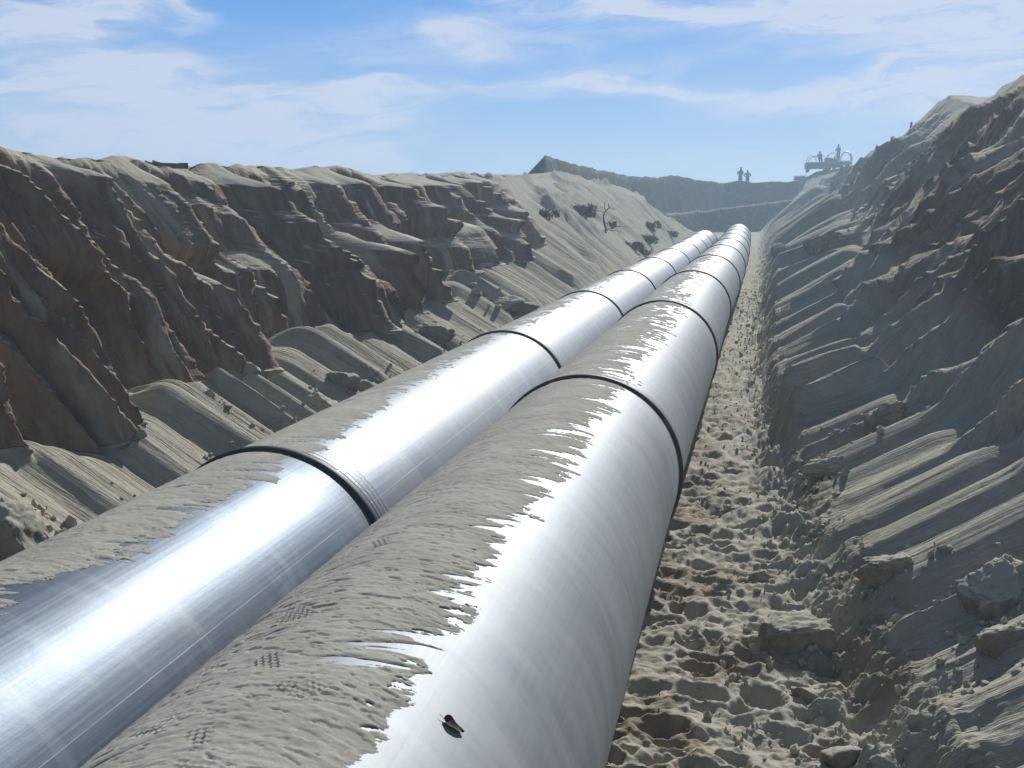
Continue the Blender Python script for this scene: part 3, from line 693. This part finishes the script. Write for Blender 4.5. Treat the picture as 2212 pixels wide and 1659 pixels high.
def shrub(loc, w, h_, seed, label, dens=900):
    r = random.Random(seed); root = empty('shrub', loc, label=label, cat='shrub', group='shrubs on the far left slope')
    ps = []
    for k in range(7): twig(r, Vector((r.uniform(-.2, .2)*w, r.uniform(-.2, .2)*w, -.05)), Vector((r.uniform(-1, 1), r.uniform(-.6, .6), .9)).normalized(), h_*.9, .018, 1, ps)
    tubes('stem', ps, BARK, root, 5)
    cl = [(Vector((r.uniform(-.5, .5)*w, r.uniform(-.35, .35)*w, r.uniform(.12, .85)*h_)), r.uniform(.10, .24)*w) for _ in range(14)]
    V, Fc = [], []
    for k in range(dens):
        c_, R_ = r.choice(cl); p = c_ + Vector((r.gauss(0, 1), r.gauss(0, 1), r.gauss(0, .8)))*R_*.5
        p.z = max(p.z - .35*p.x*.0, -.02)
        a = Vector((r.uniform(-1, 1), r.uniform(-1, 1), r.uniform(-1, 1))).normalized(); b = a.orthogonal().normalized(); s_ = r.uniform(.02, .045)
        n = len(V); V += [tuple(p-a*s_*1.4), tuple(p-b*s_*.6), tuple(p+a*s_*1.4), tuple(p+b*s_*.6)]; Fc.append((n, n+1, n+2, n+3))
    mesh_obj('foliage', V, Fc, LEAF, root, False)
for px, py, w, h_, sd_, lab, dn in [
    (1262, 468, 1.25, .75, 1, 'grey green shrub hanging on the pale slope left of the dead bush', 1400),
    (1322, 492, .55, .4, 2, 'small dark shrub on the slope right behind the dead bush', 500),
    (1412, 500, 1.2, .9, 3, 'tallest grey green shrub on the slope near the end of the left pipeline', 1500),
    (1400, 525, 1.5, .5, 4, 'long low shrub below the tallest shrub, above the left pipeline', 1300),
    (1370, 540, 1.1, .5, 5, 'dark low shrub on the lower slope beside the left pipeline', 1200),
    (1392, 551, .8, .4, 6, 'dark reddish shrub closest to the left pipeline', 800),
    (1450, 512, 1.0, .55, 7, 'sparse shrub behind the left pipeline near its far end', 900),
    (1185, 470, 1.0, .4, 8, 'faint thin shrub on the streaked left slope, leftmost of the shrubs', 500)]:
    shrub(spot(px, py), w*SHR, h_*SHR, sd_, lab, int(dn*1.1))
def dead_bush():
    p = spot(1308, 503); root = empty('dead_bush', p, label='bare leafless bush with one crooked stem on the pale left slope', cat='dead bush')
    main = [((0, 0, -.1), .045), ((.02, 0, .12), .042), ((-.05, 0, .35), .040), ((-.10, 0, .60), .034), ((-.06, 0, .80), .030), ((.04, 0, .92), .024), ((.12, 0, 1.0), .018), ((.10, 0, 1.18), .012)]
    tubes('trunk', [main], BARK, root, 8)
    r = random.Random(4); ps = []
    for o, d, L in [((.04, 0, .92), (.8, .1, .5), .35), ((-.06, 0, .8), (-.8, 0, .35), .45), ((-.02, 0, .9), (-.2, 0, 1), .35), ((.08, 0, .98), (.5, .2, -.2), .4),
                    ((.0, 0, .1), (.9, -.1, .35), .75), ((.0, 0, .1), (.8, -.3, .6), .7), ((0, 0, .08), (-.9, 0, .3), .4), ((-.05, 0, .3), (.7, 0, .5), .4), ((0, 0, .1), (.6, .2, .1), .6)]:
        twig(r, Vector(o), Vector(d).normalized(), L, .014, 1, ps, .35)
    tubes('branch', ps, BARK, root, 5)
dead_bush()

# ------------------------------------------------------------------ dark sheet on the left rim
METALD, T_, b_ = principled('dark_metal', Base_Color=(.035, .045, .06), Roughness=.5, Metallic=.3)
def rim_sheet():
    d0, d1 = px_ray(322, 357), px_ray(398, 359)
    a = Vector((0, 0, CAMZ)) + d0*(-7.3/d0.x); b = Vector((0, 0, CAMZ)) + d1*(-7.3/d1.x); L = (b-a).length
    c = (a+b)/2; bm = bmesh.new(); n = 16; rows = []
    for i in range(n+1):
        t = i/n; x = (t-.5)*L; zz = .03*max(0, 1-t*3.5)**1.6 + .008*max(0, t*8-7)
        row = []
        for (v_, w_) in ((a_*.35, b__*.55) for a_, b__ in ((-.16, .06), (-.15, -.05), (0, -.06), (.15, -.05), (.16, .06), (.14, .055), (.13, -.03), (0, -.04), (-.13, -.03), (-.14, .055))): row.append(bm.verts.new((x, v_, zz+w_)))
        rows.append(row)
    for i in range(n):
        for k in range(10): bm.faces.new((rows[i][k], rows[i][(k+1) % 10], rows[i+1][(k+1) % 10], rows[i+1][k]))
    for r_ in (rows[0], rows[-1]): bm.faces.new(r_)
    o = bm_obj('metal_trough', bm, METALD, None, False); o.location = c + Vector((0, 0, .0)); o.rotation_euler = (0, math.atan2(-(b-a).z, Vector((b.x-a.x, b.y-a.y)).length), math.atan2(b.y-a.y, b.x-a.x))
    e = bmesh.new(); bmesh.ops.create_cube(e, size=1, matrix=Matrix.Translation((L*.5-.012, 0, .005)) @ Matrix.Diagonal((.02, .12, .075, 1)))
    bm_obj('end_cap', e, METALD, o)
    tag(o, 'dark shallow metal trough lying on the rim of the left cliff', 'metal trough')
    g = [ground_at(-7.2, y_) for y_ in (a.y, c.y, b.y)]
rim_sheet()

# ------------------------------------------------------------------ dry leaf on the near pipe
def dry_leaf():
    y = 2.42; n = R(53.8); cx, cz = smooth_path(RP, [y]); base = Vector((float(cx[0])+math.cos(n)*(RAD+.0005), y, float(cz[0])+math.sin(n)*(RAD+.0005)))
    root = None; bm = bmesh.new(); L, W = .066, .021; rows = []
    for i in range(15):
        t = i/14; w = W*math.sin(math.pi*t**.8)**.8*(1+.10*math.sin(9*t)) + .0006; row = []
        for k in range(-3, 4):
            s_ = k/3; row.append(bm.verts.new(((t-.5)*L, s_*w, .007*abs(s_)**1.5*(1+.6*math.sin(5*t+s_)) + .004*(t-.5)**2*4)))
        rows.append(row)
    for i in range(14):
        for k in range(6): bm.faces.new((rows[i][k], rows[i][k+1], rows[i+1][k+1], rows[i+1][k]))
    bmesh.ops.solidify(bm, geom=bm.faces[:], thickness=.0008)
    m, T, b = principled('dead_leaf', Roughness=.6); tc = T.new('ShaderNodeTexCoord'); T.put(b.inputs['Base Color'], T.mix(T.ramp(T.noise(tc.outputs['Object'], 70, 4, .6), .4, .65), (.045, .028, .018), (.16, .10, .06)))
    o = bm_obj('dry_leaf', bm, m, None, True)
    N = Vector((math.cos(n), 0, math.sin(n))); D = (Vector((math.sin(n), 0, -math.cos(n)))*.97 + Vector((0, .10, 0))).normalized(); B = N.cross(D)
    o.matrix_world = Matrix.Translation(base) @ Matrix((D, B, N)).transposed().to_4x4()
    s_ = tubes('leaf_stalk', [[((-L*.5, 0, .004), .0008), ((-L*.5-.008, .001, .006), .0007), ((-L*.5-.014, .003, .005), .0005)]], m, o, 6)
    tag(o, 'single curled brown leaf on the bare side of the near right pipeline', 'leaf')
dry_leaf()

# ------------------------------------------------------------------ people and vehicles on the far ridge
def cloth(name, top, legs, split=.52):
    m, T, b = principled(name, Roughness=.9); tc = T.new('ShaderNodeTexCoord'); sp = T.new('ShaderNodeSeparateXYZ'); T.put(sp.inputs[0], tc.outputs['Generated'])
    T.put(b.inputs['Base Color'], T.mix(T.ramp(sp.outputs[2], split-.01, split+.01), legs, top)); return m
SKIN, _, _ = principled('skin', Base_Color=(.22, .13, .09), Roughness=.6); HAIR, _, _ = principled('dark_hair', Base_Color=(.02, .018, .016), Roughness=.8)
def person(loc, rz, joints, label, m, hgt=1.75, group=None, hood=False):
    """joints: overrides for hand / elbow positions; one skinned body"""
    J = dict(pelvis=(0, 0, .95), waist=(0, 0, 1.08), chest=(0, 0, 1.32), neck=(0, 0, 1.50), head=(0, .01, 1.60), crown=(0, 0, 1.72),
             lsh=(-.19, 0, 1.43), lel=(-.25, 0, 1.16), lha=(-.24, .08, .92), rsh=(.19, 0, 1.43), rel=(.25, 0, 1.16), rha=(.24, .08, .92),
             lhip=(-.10, 0, .92), lkn=(-.11, .03, .50), lan=(-.12, 0, .09), lto=(-.13, .15, .03), rhip=(.10, 0, .92), rkn=(.11, .03, .50), ran=(.12, 0, .09), rto=(.13, .15, .03))
    J.update(joints)
    Rr = dict(pelvis=.15, waist=.14, chest=.165, neck=.065, head=.10, crown=.075, lsh=.075, rsh=.075, lel=.068, rel=.068, lha=.042, rha=.042, lhip=.115, rhip=.115, lkn=.09, rkn=.09, lan=.07, ran=.07, lto=.035, rto=.035)
    ks = list(J); idx = {k: i for i, k in enumerate(ks)}
    E = [('pelvis', 'waist'), ('waist', 'chest'), ('chest', 'neck'), ('neck', 'head'), ('head', 'crown'), ('chest', 'lsh'), ('lsh', 'lel'), ('lel', 'lha'), ('chest', 'rsh'), ('rsh', 'rel'), ('rel', 'rha'),
         ('pelvis', 'lhip'), ('lhip', 'lkn'), ('lkn', 'lan'), ('lan', 'lto'), ('pelvis', 'rhip'), ('rhip', 'rkn'), ('rkn', 'ran'), ('ran', 'rto')]
    me = bpy.data.meshes.new('person'); me.from_pydata([J[k] for k in ks], [(idx[a], idx[b]) for a, b in E], []); me.materials.append(m)
    o = bpy.data.objects.new('person', me); C.objects.link(o)
    md = o.modifiers.new('skin', 'SKIN'); sv_ = me.skin_vertices[0].data
    for k in ks:
        f_ = 1.0 if k in ('head', 'crown', 'neck', 'lha', 'rha') else 1.25
        sv_[idx[k]].radius = (Rr[k]*f_, f_*Rr[k]*(.75 if k in ('pelvis', 'waist', 'chest') else 1))
    sv_[idx['pelvis']].use_root = True
    ss = o.modifiers.new('smooth', 'SUBSURF'); ss.levels = ss.render_levels = 2
    o.location = loc; o.rotation_euler = (0, 0, rz); o.scale = (hgt/1.78,)*3
    bm = bmesh.new(); bmesh.ops.create_icosphere(bm, subdivisions=3, radius=.118, matrix=Matrix.Translation(Vector(J['crown'])+Vector((0, -.015, -.045))))
    for v in bm.verts:
        if hood and v.co.z > J['crown'][2]: v.co.z += (v.co.z-J['crown'][2])*1.6
    bm_obj('hood' if hood else 'hair', bm, m if hood else HAIR, o, True)
    return tag(o, label, 'person', group)
def at_depth(px, py, Y):
    d = px_ray(px, py); return Vector((0, 0, CAMZ)) + d*(Y/d.y)
def stand(px, Y): p = at_depth(px, 400, Y); return Vector((p.x, Y, ground_at(p.x, Y)))
PG = 'people on the far ridge'
ridge_y = lambda px: float(np.interp(at_depth(px, 400, 100).x/100, FR[:, 0], FR[:, 1]))
m1 = cloth('blue_coat', (.10, .14, .22), (.05, .05, .06), .30); m2 = cloth('green_jacket', (.09, .13, .08), (.05, .05, .07)); m3 = cloth('grey_overall', (.16, .17, .19), (.12, .12, .14)); m4 = cloth('olive_jacket', (.17, .18, .08), (.06, .06, .06)); m5 = cloth('teal_jacket', (.10, .20, .20), (.05, .06, .07))
Yp = ridge_y(1605)
p = stand(1599, Yp+2) - Vector((0, 0, .30)); person(p, .4, {'lel': (-.34, -.02, 1.20), 'lha': (-.22, .16, 1.02), 'rel': (.30, .04, 1.18), 'rha': (.16, .2, 1.05), 'crown': (.05, .06, 1.70), 'head': (.03, .04, 1.59)}, 'person in a pale hooded coat, taller one of the pair on the far ridge', m1, 1.85, PG, True)
p = stand(1614, Yp+2) - Vector((0, 0, .30)); person(p, -.1, {'lel': (-.42, -.04, 1.20), 'lha': (-.20, .06, 1.03), 'rel': (.42, -.04, 1.20), 'rha': (.20, .06, 1.03), 'lan': (-.17, 0, .09), 'ran': (.17, 0, .09)}, 'person in a green jacket, hands on hips, beside the hooded one on the ridge', m2, 1.70, PG)

WHITE, _, _ = principled('white_paint', Base_Color=(.75, .77, .78), Roughness=.4); DARK, _, _ = principled('dark_paint', Base_Color=(.06, .08, .08), Roughness=.5); OLIVE, _, _ = principled('olive_paint', Base_Color=(.14, .15, .06), Roughness=.6); TYRE, _, _ = principled('tyre_rubber', Base_Color=(.02, .02, .02), Roughness=.9); STEEL, _, _ = principled('steel', Base_Color=(.3, .31, .32), Roughness=.4, Metallic=.7); GLASS, _, _ = principled('dark_glass', Base_Color=(.05, .07, .09), Roughness=.1)
def box(name, size, loc, mat, parent, bev=.02):
    bm = bmesh.new(); bmesh.ops.create_cube(bm, size=1, matrix=Matrix.Translation(loc) @ Matrix.Diagonal((*size, 1)))
    if bev: bmesh.ops.bevel(bm, geom=bm.edges[:], offset=min(bev, min(size)*.3), segments=2, affect='EDGES')
    return bm_obj(name, bm, mat, parent)
def wheel(parent, loc, rad=.38, w=.24):
    t = [((loc[0]-w/2+w*k/8, loc[1], loc[2]), rad*(.9 if k in (0, 8) else 1)) for k in range(9)]
    wh = tubes('wheel', [t], TYRE, parent, 24)
    for s_ in (-1, 1):
        bm = bmesh.new(); bmesh.ops.create_cone(bm, cap_ends=True, segments=20, radius1=rad*.6, radius2=rad*.5, depth=.05, matrix=Matrix.Translation((loc[0]+s_*(w/2+.01), loc[1], loc[2])) @ Matrix.Rotation(math.pi/2, 4, 'Y')); bm_obj('rim', bm, STEEL, wh)
def arch(name, x0, x1, y, z0, h_, r_, mat, parent, half=1.0, taper=False):
    pts = []
    for k in range(15):
        a = math.pi*(1-k/14*half); pts.append(((x0+(x1-x0)*(.5+.5*math.cos(a)), y, z0+h_*math.sin(a)**.9 if math.sin(a) > 0 else z0), r_*(1+(k/14)*2.2 if taper else 1)))
    return tubes(name, [pts], mat, parent, 8)
def field_wagon(px, Y, lab):
    p = stand(px, Y); root = empty('flatbed_wagon', p, label=lab, cat='wagon')
    box('deck', (2.5, 3.4, .12), (0, 0, .90), WHITE, root); box('chassis', (1.5, 3.2, .22), (0, 0, .70), DARK, root); box('side_panel', (1.5, .05, .62), (-.4, -1.66, .50), DARK, root)
    box('lamp_box', (.34, .3, .5), (1.10, -1.5, .60), OLIVE, root); box('mudguard', (.5, .9, .3), (-.9, -1.2, .55), DARK, root)
    for x in (-1.0, .95):
        for y in (-1.1, 1.1): wheel(root, (x, y, .36), .36)
    arch('hoop', -1.35, .0, -1.2, .96, .92, .035, STEEL, root); arch('hoop', .10, 1.25, -1.2, .96, .95, .04, STEEL, root, 1.0, True); arch('hoop', -1.35, .0, 1.1, .96, .92, .035, STEEL, root)
    return p
def field_truck(px, Y, lab):
    p = stand(px, Y); root = empty('open_truck', p, label=lab, cat='truck')
    box('bed', (2.5, 3.2, .62), (0, 0, .72), DARK, root); box('chassis', (1.2, 3.4, .2), (0, 0, .55), DARK, root); c_ = box('cab', (.8, 1.5, .75), (1.15, -1.2, 1.10), DARK, root); box('windscreen', (.5, .03, .3), (1.15, -1.97, 1.25), GLASS, c_, .0)
    for x in (-.95, .95):
        for y in (-1.1, 1.1): wheel(root, (x, y, .38), .38)
    arch('hoop', -1.2, -.1, -1.0, .97, .80, .035, STEEL, root); arch('hoop', -.9, .7, .9, .97, .82, .035, STEEL, root); box('rail', (1.3, .05, .05), (.2, -1.0, 1.72), STEEL, root)
    return p
def small_car(px, Y, lab):
    p = stand(px, Y); p.z -= .55; root = empty('pale_car', p, label=lab, cat='car')
    b_ = box('body', (1.6, 3.4, .55), (0, 0, .62), WHITE, root, .12); box('roof', (1.35, 1.6, .06), (0, .1, 1.40), WHITE, root, .02)
    for x in (-.62, .62):
        for y in (-.7, .85): tubes('pillar', [[((x, y, .85), .035), ((x*.95, y*.9, 1.40), .03)]], WHITE, root, 6)
    box('windscreen', (1.15, .03, .42), (0, -.70, 1.13), GLASS, root, 0); tubes('aerial', [[((.62, .9, 1.4), .02), ((.66, .95, 2.0), .012)]], STEEL, root, 5)
    for x in (-.72, .72):
        for y in (-1.1, 1.1): wheel(root, (x, y, .32), .32, .2)
Yv = 121.5
pw = field_wagon(1809, Yv, 'white decked flatbed wagon with tall hoops on the far right ridge')
pt = field_truck(1762, Yv, 'dark open truck with hoops next to the white decked wagon on the ridge')
small_car(1727, Yv-1.5, 'small pale car half hidden behind the ridge left of the dark truck')
person(pw+Vector((-.12, -.6, .96)), .35, {'lel': (-.26, .14, 1.18), 'lha': (-.22, .36, 1.10), 'rel': (.22, .12, 1.16), 'rha': (.1, .3, 1.05), 'crown': (.0, .10, 1.70), 'head': (0, .08, 1.58), 'neck': (0, .04, 1.49)}, 'person in grey standing on top of the white decked wagon', m3, 1.75, PG, True)
person(pt+Vector((1.75, -1.9, -.1)), .1, {'lel': (-.28, .08, 1.16), 'lha': (-.12, .22, 1.1)}, 'person in a yellowish jacket standing between the truck and the wagon', m4, 1.7, PG)
person(pt+Vector((.30, .2, .97)), -.3, {'lkn': (-.12, .40, .62), 'lan': (-.12, .42, .16), 'lto': (-.13, .56, .1), 'rkn': (.12, .40, .62), 'ran': (.12, .42, .16), 'rto': (.13, .56, .1), 'pelvis': (0, 0, .60), 'lhip': (-.1, 0, .58), 'rhip': (.1, 0, .58), 'waist': (0, 0, .72), 'chest': (0, 0, .95), 'neck': (0, 0, 1.12), 'head': (0, .01, 1.22), 'crown': (0, 0, 1.33),
       'lsh': (-.19, 0, 1.06), 'lel': (-.25, 0, .82), 'lha': (-.15, .2, .66), 'rsh': (.19, 0, 1.06), 'rel': (.25, 0, .82), 'rha': (.15, .2, .66)}, 'person in a teal jacket sitting in the bed of the dark truck', m5, 1.7, PG)
# slim post on the skyline of the right bank
d = px_ray(1966, 289); q = Vector((0, 0, CAMZ)) + d*(7.0/d.x); gz = ground_at(q.x, q.y)
po = tubes('marker_post', [[((0, 0, -.5), .05), ((0, 0, .12), .05), ((.0, 0, .14), .05), ((.03, 0, .34), .045), ((.03, 0, .42), .05), ((.03, 0, .44), .02)]], BARK, None, 8)
po.location = (q.x, q.y, gz); tag(po, 'slim dark post standing on the skyline of the right bank', 'post')

# ------------------------------------------------------------------ hazy air in and above the trench
def haze_box():
    bm = bmesh.new(); bmesh.ops.create_cube(bm, size=1.0, matrix=Matrix.Translation((0, 187.5, 3.2)) @ Matrix.Diagonal((540, 440, 18.0, 1)))
    m = bpy.data.materials.new('haze'); m.use_nodes = True; T = NT(m.node_tree); T.n.clear()
    v = T.new('ShaderNodeVolumePrincipled'); v.inputs['Color'].default_value = (.62, .82, 1.0, 1); v.inputs['Density'].default_value = HAZE; v.inputs['Anisotropy'].default_value = .3
    o = T.new('ShaderNodeOutputMaterial'); T.l.new(v.outputs[0], o.inputs['Volume'])
    tag(bm_obj('haze', bm, m), 'pale bluish dusty air filling the trench', 'haze', kind='stuff')
HAZE = .0033
haze_box()
